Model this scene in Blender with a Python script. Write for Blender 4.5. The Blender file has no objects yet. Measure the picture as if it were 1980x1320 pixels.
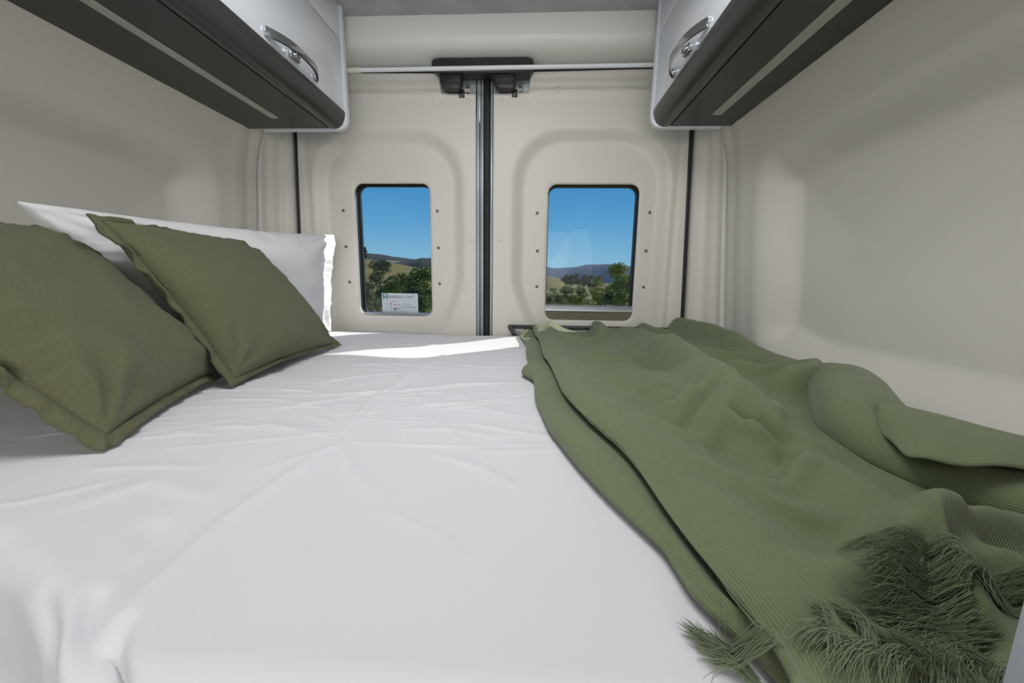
import bpy, bmesh, math, random
import numpy as np
from mathutils import Vector, Matrix, noise

S = bpy.context.scene
C = S.collection
PI = math.pi
random.seed(7)
RNG = np.random.default_rng(11)

# ---------------------------------------------------------------- camera
# van interior: X across, Y towards the rear doors, Z up; floor 0, bed top .80
RHO = .022
dyv = np.array([40., -120., 740.]); dyv /= np.linalg.norm(dyv)
dxv = np.array([1., RHO, -(dyv[0] + RHO * dyv[1]) / dyv[2]]); dxv /= np.linalg.norm(dxv)
dzv = np.cross(dxv, dyv)
if dzv[1] > 0: dzv = -dzv
Mw = np.stack([dxv, dyv, dzv], 1)
right, down, fwd = Mw[0], Mw[1], Mw[2]
cam_d = bpy.data.cameras.new('camera')
cam_d.sensor_width = 36; cam_d.lens = 36 * 740 / 1980; cam_d.clip_start = .02; cam_d.clip_end = 20000
cam = bpy.data.objects.new('camera', cam_d); C.objects.link(cam)
m = Matrix.Identity(4)
for i in range(3):
    m[i][0] = right[i]; m[i][1] = -down[i]; m[i][2] = -fwd[i]
m[0][3], m[1][3], m[2][3] = .18, 0, 1.02
cam.matrix_world = m
S.camera = cam

# ---------------------------------------------------------------- view, sky, sun, daylight through the van's own openings, plus an added fill
S.view_settings.view_transform = 'Standard'; S.view_settings.look = 'None'
S.view_settings.gamma = 1; S.view_settings.use_curve_mapping = False
S.view_settings.exposure = 0
w = bpy.data.worlds.new('sky'); S.world = w; w.use_nodes = True
nt = w.node_tree; nt.nodes.clear()
tc = nt.nodes.new('ShaderNodeTexCoord'); sx = nt.nodes.new('ShaderNodeSeparateXYZ')
rp = nt.nodes.new('ShaderNodeValToRGB'); bg = nt.nodes.new('ShaderNodeBackground'); wo = nt.nodes.new('ShaderNodeOutputWorld')
nt.links.new(tc.outputs['Generated'], sx.inputs[0]); nt.links.new(sx.outputs['Z'], rp.inputs[0])
nt.links.new(rp.outputs[0], bg.inputs[0]); nt.links.new(bg.outputs[0], wo.inputs[0])
cr = rp.color_ramp
cr.elements[0].position = 0; cr.elements[0].color = (.27, .50, .66, 1)
cr.elements[1].position = 1; cr.elements[1].color = (.03, .12, .36, 1)
for p, c in ((.05, (.225, .47, .67, 1)), (.13, (.115, .36, .64, 1)), (.24, (.05, .255, .56, 1)), (.5, (.035, .17, .45, 1))):
    e = cr.elements.new(p); e.color = c
bg.inputs[1].default_value = 1.0

SUN = Vector((-1.22, -1.0, -1)).normalized()           # the way the sunlight travels
sd = bpy.data.lights.new('sun', 'SUN'); sd.energy = 5.0; sd.angle = .0093; sd.color = (1, .95, .86)
so = bpy.data.objects.new('sun', sd); C.objects.link(so)
so.rotation_euler = SUN.to_track_quat('-Z', 'Y').to_euler()

def area(name, loc, aim, sx_, sy_, energy, col):
    d = bpy.data.lights.new(name, 'AREA'); d.shape = 'RECTANGLE'; d.size = sx_; d.size_y = sy_; d.energy = energy; d.color = col
    o = bpy.data.objects.new(name, d); C.objects.link(o); o.location = loc
    o.rotation_euler = (Vector(aim) - Vector(loc)).to_track_quat('-Z', 'Z').to_euler()
    return o
# open sliding door in the side wall behind the camera, and the windscreen at the far front
area('sliding_door_daylight', (.86, -1.35, 1.10), (-.6, .0, 1.0), 1.1, 1.4, 20, (1, .995, .985))
area('windscreen_daylight', (0, -3.05, 1.42), (0, 1, 1.40), 1.5, .7, 17, (1, .995, .985))
area('roof_vent_daylight', (.05, .55, 1.885), (.05, .56, 0), 0.5, 0.5, 7.4, (.985, .99, 1))
area('front_overhead_fill', (0, -1.6, 1.885), (0, -1.5, 0), .5, .5, 6, (1, .995, .985))  # no vent here: unseen fill added overhead to brighten the bed

# ---------------------------------------------------------------- helpers
def mat(name, col, rough=.6, metal=0, spec=.5, bump=None, var=None, sheen=0, coat=0, uvribs=None, weave=None):
    m = bpy.data.materials.new(name); m.use_nodes = True
    t = m.node_tree; b = t.nodes['Principled BSDF']
    b.inputs['Base Color'].default_value = (*col, 1); b.inputs['Roughness'].default_value = rough
    b.inputs['Metallic'].default_value = metal; b.inputs['Specular IOR Level'].default_value = spec
    if sheen: b.inputs['Sheen Weight'].default_value = sheen; b.inputs['Sheen Roughness'].default_value = .5
    if coat: b.inputs['Coat Weight'].default_value = coat; b.inputs['Coat Roughness'].default_value = .08
    co = t.nodes.new('ShaderNodeTexCoord')
    def nz(scale, det=3, src='Object', stretch=None):
        n = t.nodes.new('ShaderNodeTexNoise'); n.inputs['Scale'].default_value = scale; n.inputs['Detail'].default_value = det
        if stretch:
            mp = t.nodes.new('ShaderNodeMapping'); mp.inputs['Scale'].default_value = stretch
            t.links.new(co.outputs[src], mp.inputs[0]); t.links.new(mp.outputs[0], n.inputs[0])
        else: t.links.new(co.outputs[src], n.inputs[0])
        return n
    def mix(fac_socket, a, bcol):
        x = t.nodes.new('ShaderNodeMix'); x.data_type = 'RGBA'
        t.links.new(fac_socket, x.inputs[0])
        for s, v in ((6, a), (7, bcol)):
            if hasattr(v, 'links'): t.links.new(v, x.inputs[s])
            else: x.inputs[s].default_value = (*v, 1)
        return x.outputs[2]
    colsock = None
    if var:                                             # (scale, darker/lighter factor)
        n = nz(var[0])
        r = t.nodes.new('ShaderNodeMapRange'); r.inputs[1].default_value = .35; r.inputs[2].default_value = .65
        t.links.new(n.outputs[0], r.inputs[0])
        colsock = mix(r.outputs[0], [c * (1 - var[1]) for c in col], [min(1, c * (1 + var[1])) for c in col])
    last = None
    def addbump(h, strength, dist):
        nonlocal last
        bp = t.nodes.new('ShaderNodeBump'); bp.inputs['Strength'].default_value = strength; bp.inputs['Distance'].default_value = dist
        t.links.new(h, bp.inputs['Height'])
        if last: t.links.new(last, bp.inputs['Normal'])
        last = bp.outputs[0]
    if bump: addbump(nz(bump[0], 4).outputs[0], bump[1], bump[2])
    if uvribs:                                          # ribs along v: (ribs per metre, strength, depth)
        uv = t.nodes.new('ShaderNodeUVMap')
        nd = t.nodes.new('ShaderNodeTexNoise'); nd.inputs['Scale'].default_value = 55; nd.inputs['Detail'].default_value = 3
        t.links.new(uv.outputs[0], nd.inputs[0])
        wv = t.nodes.new('ShaderNodeTexWave'); wv.wave_type = 'BANDS'; wv.bands_direction = 'X'
        wv.inputs['Distortion'].default_value = 0
        vm = t.nodes.new('ShaderNodeVectorMath'); vm.operation = 'MULTIPLY_ADD'
        vm.inputs[1].default_value = (.003, .003, 0)
        t.links.new(nd.outputs['Color'], vm.inputs[0]); t.links.new(uv.outputs[0], vm.inputs[2])
        wv.inputs['Scale'].default_value = uvribs[0] * 2 * PI / 20
        t.links.new(vm.outputs[0], wv.inputs[0])
        # threads crossing the ribs
        mp = t.nodes.new('ShaderNodeMapping'); mp.inputs['Scale'].default_value = (uvribs[0] * 1.0, uvribs[0] * 3.0, 1)
        t.links.new(uv.outputs[0], mp.inputs[0])
        n2 = t.nodes.new('ShaderNodeTexNoise'); n2.inputs['Scale'].default_value = 1.0; n2.inputs['Detail'].default_value = 1
        t.links.new(mp.outputs[0], n2.inputs[0])
        ad = t.nodes.new('ShaderNodeMath'); ad.operation = 'MULTIPLY_ADD'; ad.inputs[1].default_value = .7
        t.links.new(n2.outputs[0], ad.inputs[0]); t.links.new(wv.outputs['Fac'], ad.inputs[2])
        addbump(ad.outputs[0], uvribs[1], uvribs[2])
        colsock = mix(ad.outputs[0], [c * .72 for c in col], [c * 1.12 for c in col])
    if weave:                                           # slubby linen: crossing threads in uv, (threads per metre, strength, depth)
        uv = t.nodes.new('ShaderNodeUVMap')
        hs = []
        for sc in ((weave[0], weave[0] * .10, 1), (weave[0] * .12, weave[0], 1)):
            mp = t.nodes.new('ShaderNodeMapping'); mp.inputs['Scale'].default_value = sc
            t.links.new(uv.outputs[0], mp.inputs[0])
            n = t.nodes.new('ShaderNodeTexNoise'); n.inputs['Scale'].default_value = 1; n.inputs['Detail'].default_value = 2
            t.links.new(mp.outputs[0], n.inputs[0]); hs.append(n.outputs[0])
        ad = t.nodes.new('ShaderNodeMath'); ad.operation = 'ADD'
        t.links.new(hs[0], ad.inputs[0]); t.links.new(hs[1], ad.inputs[1])
        r = t.nodes.new('ShaderNodeMapRange'); r.inputs[1].default_value = .65; r.inputs[2].default_value = 1.35
        t.links.new(ad.outputs[0], r.inputs[0])
        addbump(r.outputs[0], weave[1], weave[2])
        colsock = mix(r.outputs[0], [c * .70 for c in col], [c * 1.3 for c in col])
    if colsock is not None: t.links.new(colsock, b.inputs['Base Color'])
    if last: t.links.new(last, b.inputs['Normal'])
    return m

M = {}
M['trim'] = mat('moulded_cream_plastic', (.69, .665, .61), .42, bump=(900, .12, .0006))
M['header'] = mat('header_cream_plastic', (.80, .79, .75), .4)
M['ceiling'] = mat('grey_felt_lining', (.46, .465, .475), .95, bump=(500, .5, .001), var=(9, .08))
M['floor'] = mat('grey_vinyl_floor', (.16, .15, .14), .6, var=(12, .12))
M['gloss'] = mat('gloss_white_laminate', (.78, .81, .87), .18, coat=.15)
M['edge'] = mat('white_edge_strip', (.72, .75, .80), .3)
M['dark'] = mat('charcoal_gloss_moulding', (.040, .038, .038), .28)
M['darkpanel'] = mat('charcoal_panel', (.034, .033, .033), .38)
M['led'] = mat('frosted_strip_cover', (.42, .42, .39), .45)
M['chrome'] = mat('chrome', (.50, .52, .54), .14, metal=1)
M['rubber'] = mat('black_rubber', (.012, .012, .014), .38)
M['black'] = mat('black_plastic', (.02, .019, .023), .42)
M['doorpaint'] = mat('grey_door_metal', (.42, .48, .50), .3, metal=.2)
M['doordark'] = mat('shaded_door_flange', (.16, .18, .20), .35, metal=.3)  # same door metal, with shade put into a darker colour
M['zinc'] = mat('zinc_plate', (.50, .49, .44), .38, metal=.7)
M['alu'] = mat('aluminium_rail', (.50, .52, .54), .3, metal=.75)
M['screw'] = mat('screw_head', (.16, .15, .14), .35, metal=.8)
M['cap'] = mat('white_push_clip', (.70, .70, .70), .4)
M['rod'] = mat('white_rod_enamel', (.74, .78, .80), .3)
M['ferrule'] = mat('cream_plastic_ferrule', (.70, .68, .58), .45)
M['sheet'] = mat('white_cotton_sheet', (.735, .735, .76), .85, sheen=.1, bump=(60, .10, .004))
M['pillow'] = mat('white_cotton_pillowcase', (.76, .755, .77), .85, sheen=.1, bump=(50, .15, .004))
M['cushion'] = mat('olive_slub_linen', (.118, .120, .062), .92, sheen=.08, weave=(1500, .5, .0010))
M['blanket'] = mat('green_ribbed_cotton', (.146, .180, .090), .95, sheen=.15, uvribs=(430, .40, .0009))
M['fringe'] = mat('green_cotton_thread', (.21, .26, .145), .95, sheen=.15)
M['mattress'] = mat('grey_mattress_ticking', (.35, .35, .37), .9)
M['ply'] = mat('pale_bed_board', (.45, .43, .40), .6)
M['panelside'] = mat('pale_grey_laminate', (.42, .44, .50), .3)
M['blind'] = mat('pleated_blind', (.30, .275, .20), .9)
M['sticker'] = mat('sticker_white', (.62, .68, .76), .4)
M['ink'] = mat('black_ink', (.06, .06, .07), .6)
M['greenink'] = mat('green_ink', (.0, .19, .09), .5)
M['redink'] = mat('red_ink', (.6, .03, .05), .5)
M['greyink'] = mat('grey_ink', (.25, .27, .32), .5)
g = bpy.data.materials.new('window_glass'); g.use_nodes = True; t = g.node_tree; t.nodes.clear()
o_ = t.nodes.new('ShaderNodeOutputMaterial'); mx = t.nodes.new('ShaderNodeMixShader'); tr = t.nodes.new('ShaderNodeBsdfTransparent')
gl = t.nodes.new('ShaderNodeBsdfGlossy'); fr = t.nodes.new('ShaderNodeFresnel'); fr.inputs[0].default_value = 1.22
tr.inputs[0].default_value = (.95, .97, .97, 1); gl.inputs['Roughness'].default_value = .02
ge = t.nodes.new('ShaderNodeNewGeometry'); sb = t.nodes.new('ShaderNodeMath'); sb.operation = 'SUBTRACT'; sb.inputs[0].default_value = 1
ml = t.nodes.new('ShaderNodeMath'); ml.operation = 'MULTIPLY'
t.links.new(ge.outputs['Backfacing'], sb.inputs[1]); t.links.new(sb.outputs[0], ml.inputs[0]); t.links.new(fr.outputs[0], ml.inputs[1])
t.links.new(ml.outputs[0], mx.inputs[0]); t.links.new(tr.outputs[0], mx.inputs[1]); t.links.new(gl.outputs[0], mx.inputs[2]); t.links.new(mx.outputs[0], o_.inputs[0])
M['glass'] = g

def empty(name, loc, **props):
    o = bpy.data.objects.new(name, None); C.objects.link(o); o.location = loc; o.empty_display_size = .05
    for k, v in props.items(): o[k] = v
    return o

def link(name, me, material, parent=None, smooth=True, **props):
    if material and not me.materials: me.materials.append(material)
    if smooth and len(me.polygons): me.polygons.foreach_set('use_smooth', [True] * len(me.polygons))
    o = bpy.data.objects.new(name, me); C.objects.link(o)
    if parent:
        o.parent = parent
        if parent.type == 'EMPTY': o.matrix_parent_inverse = Matrix.Translation(-parent.location)
    for k, v in props.items(): o[k] = v
    return o

def grid(name, P, material, parent=None, uv=None, solid=0, flip=False, closed_u=False, **props):
    nu, nv = P.shape[:2]
    idx = np.arange(nu * nv).reshape(nu, nv)
    a, b, c, d = idx[:-1, :-1], idx[1:, :-1], idx[1:, 1:], idx[:-1, 1:]
    f = np.stack([a, b, c, d], -1).reshape(-1, 4)
    if closed_u:
        f2 = np.stack([idx[-1, :-1], idx[0, :-1], idx[0, 1:], idx[-1, 1:]], -1).reshape(-1, 4)
        f = np.concatenate([f, f2])
    if flip: f = f[:, ::-1]
    me = bpy.data.meshes.new(name); me.from_pydata(P.reshape(-1, 3).tolist(), [], f.tolist())
    if uv is not None:
        l = me.uv_layers.new(name='UVMap'); li = np.empty(len(me.loops), dtype=np.int32); me.loops.foreach_get('vertex_index', li)
        l.data.foreach_set('uv', uv.reshape(-1, 2)[li].astype(np.float32).ravel())
    me.update()
    o = link(name, me, material, parent, True, **props)
    if solid:
        md = o.modifiers.new('thickness', 'SOLIDIFY'); md.thickness = solid; md.offset = -1
    return o

def bm_obj(name, bm, material, parent=None, smooth=True, angle=35, **props):
    bmesh.ops.recalc_face_normals(bm, faces=bm.faces)
    me = bpy.data.meshes.new(name); bm.to_mesh(me); bm.free()
    o = link(name, me, material, parent, smooth, **props)
    if smooth:
        try: me.set_sharp_from_angle(angle=math.radians(angle))
        except Exception: pass
    return o

def add_box(bm, lo, hi, bev=0, seg=2):
    lo, hi = Vector(lo), Vector(hi)
    r = bmesh.ops.create_cube(bm, size=1)
    for v in r['verts']:
        v.co = Vector((lo[i] + (v.co[i] + .5) * (hi[i] - lo[i]) for i in range(3)))
    if bev:
        es = set(e for v in r['verts'] for e in v.link_edges)
        bmesh.ops.bevel(bm, geom=list(es), offset=bev, segments=seg, profile=.5, affect='EDGES')

def box(name, lo, hi, material, parent=None, bev=0, **props):
    bm = bmesh.new(); add_box(bm, lo, hi, bev); return bm_obj(name, bm, material, parent, bev > 0, **props)

def prism(name, pts, axis, a, b, material, parent=None, smooth=True, bev=0, **props):
    """closed profile pts (2D) extruded along axis from a to b"""
    bm = bmesh.new()
    def P(p, t):
        return {'x': (t, p[0], p[1]), 'y': (p[0], t, p[1]), 'z': (p[0], p[1], t)}[axis]
    v0 = [bm.verts.new(P(p, a)) for p in pts]; v1 = [bm.verts.new(P(p, b)) for p in pts]
    n = len(pts)
    for i in range(n): bm.faces.new((v0[i], v0[(i + 1) % n], v1[(i + 1) % n], v1[i]))
    f0 = bm.faces.new(v0); f1 = bm.faces.new(v1[::-1])
    if bev:
        bmesh.ops.bevel(bm, geom=list(f0.edges) + list(f1.edges), offset=bev, segments=2, profile=.5, affect='EDGES')
    return bm_obj(name, bm, material, parent, smooth, **props)

def add_tube(bm, pts, r, n=10, caps=True):
    pts = [Vector(p) for p in pts]; rings = []
    for i, p in enumerate(pts):
        d = (pts[min(i + 1, len(pts) - 1)] - pts[max(i - 1, 0)]).normalized()
        u = d.orthogonal().normalized() if i == 0 else (u - d * u.dot(d)).normalized()
        v = d.cross(u); rr = r[i] if hasattr(r, '__len__') else r
        rings.append([bm.verts.new(p + (u * math.cos(2 * PI * k / n) + v * math.sin(2 * PI * k / n)) * rr) for k in range(n)])
    for a, b in zip(rings, rings[1:]):
        for k in range(n): bm.faces.new((a[k], a[(k + 1) % n], b[(k + 1) % n], b[k]))
    if caps: bm.faces.new(rings[0][::-1]); bm.faces.new(rings[-1])

def rrect(cx, cz, hx, hz, r, seg=6):
    out = []
    for qx, qz, a0 in ((1, 1, 0), (-1, 1, 90), (-1, -1, 180), (1, -1, 270)):
        for k in range(seg + 1):
            a = math.radians(a0 + 90 * k / seg)
            out.append((cx + qx * (hx - r) + r * math.cos(a), cz + qz * (hz - r) + r * math.sin(a)))
    return out

def hashn(ix, iy, seed):
    h = (ix * 374761393 + iy * 668265263 + seed * 1442695041) & 0xffffffff
    h = ((h ^ (h >> 13)) * 1274126177) & 0xffffffff
    return ((h ^ (h >> 16)) & 0xffff) / 65535.
def vnoise(x, y, seed=0):
    x = np.asarray(x, float); y = np.asarray(y, float)
    ix = np.floor(x).astype(np.int64); iy = np.floor(y).astype(np.int64); fx = x - ix; fy = y - iy
    fx = fx * fx * fx * (fx * (fx * 6 - 15) + 10); fy = fy * fy * fy * (fy * (fy * 6 - 15) + 10)
    a = hashn(ix, iy, seed); b = hashn(ix + 1, iy, seed); c = hashn(ix, iy + 1, seed); d = hashn(ix + 1, iy + 1, seed)
    return (a * (1 - fx) + b * fx) * (1 - fy) + (c * (1 - fx) + d * fx) * fy - .5
def fbm(x, y, seed=0, oc=4):
    s = 0; a = 1
    for i in range(oc): s = s + a * vnoise(x * 2 ** i + 13.7 * i, y * 2 ** i + 7.1 * i, seed + i); a *= .5
    return s
def sst(x, a=0., b=1.):
    t = np.clip((x - a) / (b - a), 0, 1); return t * t * (3 - 2 * t)
def seg_dist(X, Y, pts):
    """signed distance to a polyline, and how far along it (0..1)"""
    best = np.full(X.shape, 9.); sgn = np.zeros(X.shape); par = np.zeros(X.shape); n = len(pts) - 1
    for i in range(n):
        ax, ay = pts[i]; bx, by = pts[i + 1]; dx, dy = bx - ax, by - ay; L = dx * dx + dy * dy
        t_ = np.clip(((X - ax) * dx + (Y - ay) * dy) / L, 0, 1)
        qx, qy = X - ax - t_ * dx, Y - ay - t_ * dy; d = np.hypot(qx, qy)
        m_ = d < best; best = np.where(m_, d, best); sgn = np.where(m_, np.sign(dx * qy - dy * qx), sgn); par = np.where(m_, (i + t_) / n, par)
    return best * sgn, par
def crease(X, Y, pts, w, h, asym=1.0):
    """a soft cloth ridge that fades at both ends; asym<1 makes one flank steeper"""
    d, p = seg_dist(X, Y, pts)
    ww = np.where(d > 0, w, w * asym)
    return h * np.exp(-(d / ww) ** 2) * np.clip(np.minimum(p, 1 - p) * 4, 0, 1) ** .7

# ================================================================ room shell
def wallX(z):
    return np.interp(z, [0, .82, 1.40, 1.47, 1.53, 1.62, 1.90], [.955, .90, .851, .838, .818, .79, .69])
for side, nm in ((-1, 'wall_left'), (1, 'wall_right')):
    ys = np.concatenate([np.linspace(-3.15, .3, 30), np.linspace(.32, 1.4465, 130)])
    zs = np.concatenate([np.linspace(0, .6, 8), np.linspace(.62, 1.56, 110), np.linspace(1.58, 1.91, 14)])
    Yg, Zg = np.meshgrid(ys, zs, indexing='ij')
    # recess: signed distance inside a rounded rectangle
    y0, y1, z0, z1, r = -.7, 1.275, .785, 1.405, .11
    qy = np.abs(Yg - (y0 + y1) / 2) - ((y1 - y0) / 2 - r); qz = np.abs(Zg - (z0 + z1) / 2) - ((z1 - z0) / 2 - r)
    sdf = np.hypot(np.maximum(qy, 0), np.maximum(qz, 0)) + np.minimum(np.maximum(qy, qz), 0) - r
    wid = .088 + .05 * sst(Yg, 1.0, 1.25)
    dep = .090 * sst(-sdf, .0, wid) * (0.75 + .25 * sst(-sdf, 0, .3))
    dep = dep - .003 * np.exp(-((Yg - 1.345) / .022) ** 2)      # vertical swage beside the seam
    dep = dep + .007 * np.exp(-((Yg - 1.400) / .018) ** 2)
    Xg = side * (wallX(Zg) + dep)
    grid(nm, np.stack([Xg, Yg, Zg], -1), M['trim'], flip=(side < 0), kind='structure', solid=.004)
box('floor', (-1.0, -3.2, -.03), (1.0, 1.66, 0), M['floor'], kind='structure')
box('ceiling', (-.80, -3.2, 1.90), (.80, 1.452, 1.925), M['ceiling'], kind='structure')
box('wall_front', (-1.0, -3.2, 0), (1.0, -3.15, 1.92), M['header'], kind='structure')
# roof header above the rear doors
prof = [(1.441, 1.935), (1.441, 1.84), (1.444, 1.825), (1.452, 1.812), (1.464, 1.804), (1.49, 1.798), (1.53, 1.792), (1.575, 1.788), (1.60, 1.80), (1.60, 1.935)]
prism('wall_rear', prof, 'x', -.86, .86, M['header'], kind='structure')
# corner posts between the side panels and the rear doors
for side, nm in ((-1, 'trim_1'), (1, 'trim_2')):
    cp = np.array([(.030, 1.4502), (.0, 1.4502), (-.006, 1.452), (-.008, 1.458), (-.010, 1.468), (-.014, 1.478), (-.028, 1.486), (-.040, 1.494), (-.050, 1.508), (-.062, 1.516), (-.078, 1.517), (-.09, 1.521), (-.105, 1.528), (-.118, 1.538), (-.122, 1.555), (-.122, 1.60)])
    # refine
    tt = np.linspace(0, len(cp) - 1, 70); cx = np.interp(tt, range(len(cp)), cp[:, 0]); cy = np.interp(tt, range(len(cp)), cp[:, 1])
    k = np.ones(5) / 5; cx[2:-2] = np.convolve(cx, k, 'valid'); cy[2:-2] = np.convolve(cy, k, 'valid')
    zs = np.linspace(0, 1.91, 60)
    base = .898 - .0865 * (zs - .82) ; base = np.where(zs > 1.45, np.minimum(base, wallX(zs) + .008), base)
    inner = .787 - .0355 * (zs - .82)                   # where the post meets the door seal
    fr_ = (cx - cx[0]) / (cx[-1] - cx[0])
    P = np.zeros((70, 60, 3))
    P[:, :, 0] = side * (base[None, :] + .012 + fr_[:, None] * (inner - base - .012)[None, :])
    P[:, :, 1] = cy[:, None]; P[:, :, 2] = zs[None, :]
    grid(nm, P, M['trim'], kind='structure', solid=.003, flip=(side > 0))

# ================================================================ rear doors
def sealx(z): return .774 - .0355 * (z - .82)
def door_relief(x, z):
    """how far the trim sits back (+Y) at |x|, z"""
    cxr, czr, hx, hz, r = .392, 1.06, .305, .525, .20
    tp_ = np.where(x < cxr, .085 * np.clip((1.02 - z) / .22, 0, 2) ** 1.4, 0)
    qx = np.abs(x - cxr) - (hx - tp_ - r); qz = np.abs(z - czr) - (hz - r)
    sdf = np.hypot(np.maximum(qx, 0), np.maximum(qz, 0)) + np.minimum(np.maximum(qx, qz), 0) - r
    d = .030 * sst(-sdf, 0, .055)
    d = d - .007 * sst(z, 1.685, 1.70)                   # stepped top band
    d = d + .004 * np.exp(-((x - .715) / .012) ** 2)
    return d
WIN = {-1: (.2358, .5411, .8618, 1.3892), 1: (.2338, .5857, .8577, 1.387)}
YD = 1.55
def door_trim(side, parent):
    x0, x1, z0, z1 = WIN[side]; cx, cz = (x0 + x1) / 2, (z0 + z1) / 2
    inn = np.array(rrect(cx, cz, (x1 - x0) / 2, (z1 - z0) / 2, .034, 10))
    xi = .047 if side < 0 else .020
    out = [(xi, 1.694), (.150 + (.025 if side < 0 else 0), 1.697), (.158 + (.025 if side < 0 else 0), 1.765), (sealx(1.772) - .004, 1.772), (sealx(.3) - .004, .30), (xi, .30)]
    angs = list(np.arctan2(inn[:, 1] - cz, inn[:, 0] - cx)) + [math.atan2(z - cz, x - cx) for x, z in out] + list(np.linspace(-PI, PI, 200, endpoint=False))
    angs = np.array(sorted(set(np.round(angs, 5))))
    def hit(poly, a):
        d = (math.cos(a), math.sin(a)); best = None
        for i in range(len(poly)):
            p, q = poly[i], poly[(i + 1) % len(poly)]
            ex, ez = q[0] - p[0], q[1] - p[1]; den = d[0] * ez - d[1] * ex
            if abs(den) < 1e-12: continue
            t_ = ((p[0] - cx) * ez - (p[1] - cz) * ex) / den; u_ = ((p[0] - cx) * d[1] - (p[1] - cz) * d[0]) / den
            if t_ > 0 and -1e-6 <= u_ <= 1 + 1e-6: best = t_ if best is None else min(best, t_)
        return best
    I = np.array([hit([tuple(p) for p in inn], a) for a in angs]); O = np.array([hit(out, a) for a in angs])
    ts = np.linspace(0, 1, 46) ** 1.1
    R = I[:, None] + (O - I)[:, None] * ts[None, :]
    X = cx + R * np.cos(angs)[:, None]; Z = cz + R * np.sin(angs)[:, None]
    Y = YD - .008 + door_relief(X, Z)
    lip = .004 * np.exp(-((R - I[:, None]) / .006) ** 2); Y = Y + lip
    X = np.concatenate([X[:, :1], X[:, :1], X, X[:, -1:]], 1); Z = np.concatenate([Z[:, :1], Z[:, :1], Z, Z[:, -1:]], 1)
    Y = np.concatenate([Y[:, :1] + .008, Y[:, :1] + .002, Y, np.full((len(angs), 1), YD + .03)], 1)
    grid('door_lining', np.stack([side * X, Y, Z], -1), M['trim'], parent, closed_u=True, flip=(side > 0))

def disc(name, x, z, r, depth, y, material, parent, **props):
    bm = bmesh.new()
    prof = [(0.0, -depth), (r * .55, -depth), (r * .9, -depth * .6), (r, 0)]
    n = 14; rings = []
    c0 = bm.verts.new((x, y - depth, z))
    for rr, dy in prof[1:]: rings.append([bm.verts.new((x + rr * math.cos(2 * PI * k / n), y + dy, z + rr * math.sin(2 * PI * k / n))) for k in range(n)])
    for k in range(n): bm.faces.new((c0, rings[0][k], rings[0][(k + 1) % n]))
    for a, b in zip(rings, rings[1:]):
        for k in range(n): bm.faces.new((a[k], b[k], b[(k + 1) % n], a[(k + 1) % n]))
    return bm_obj(name, bm, material, parent, **props)

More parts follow.
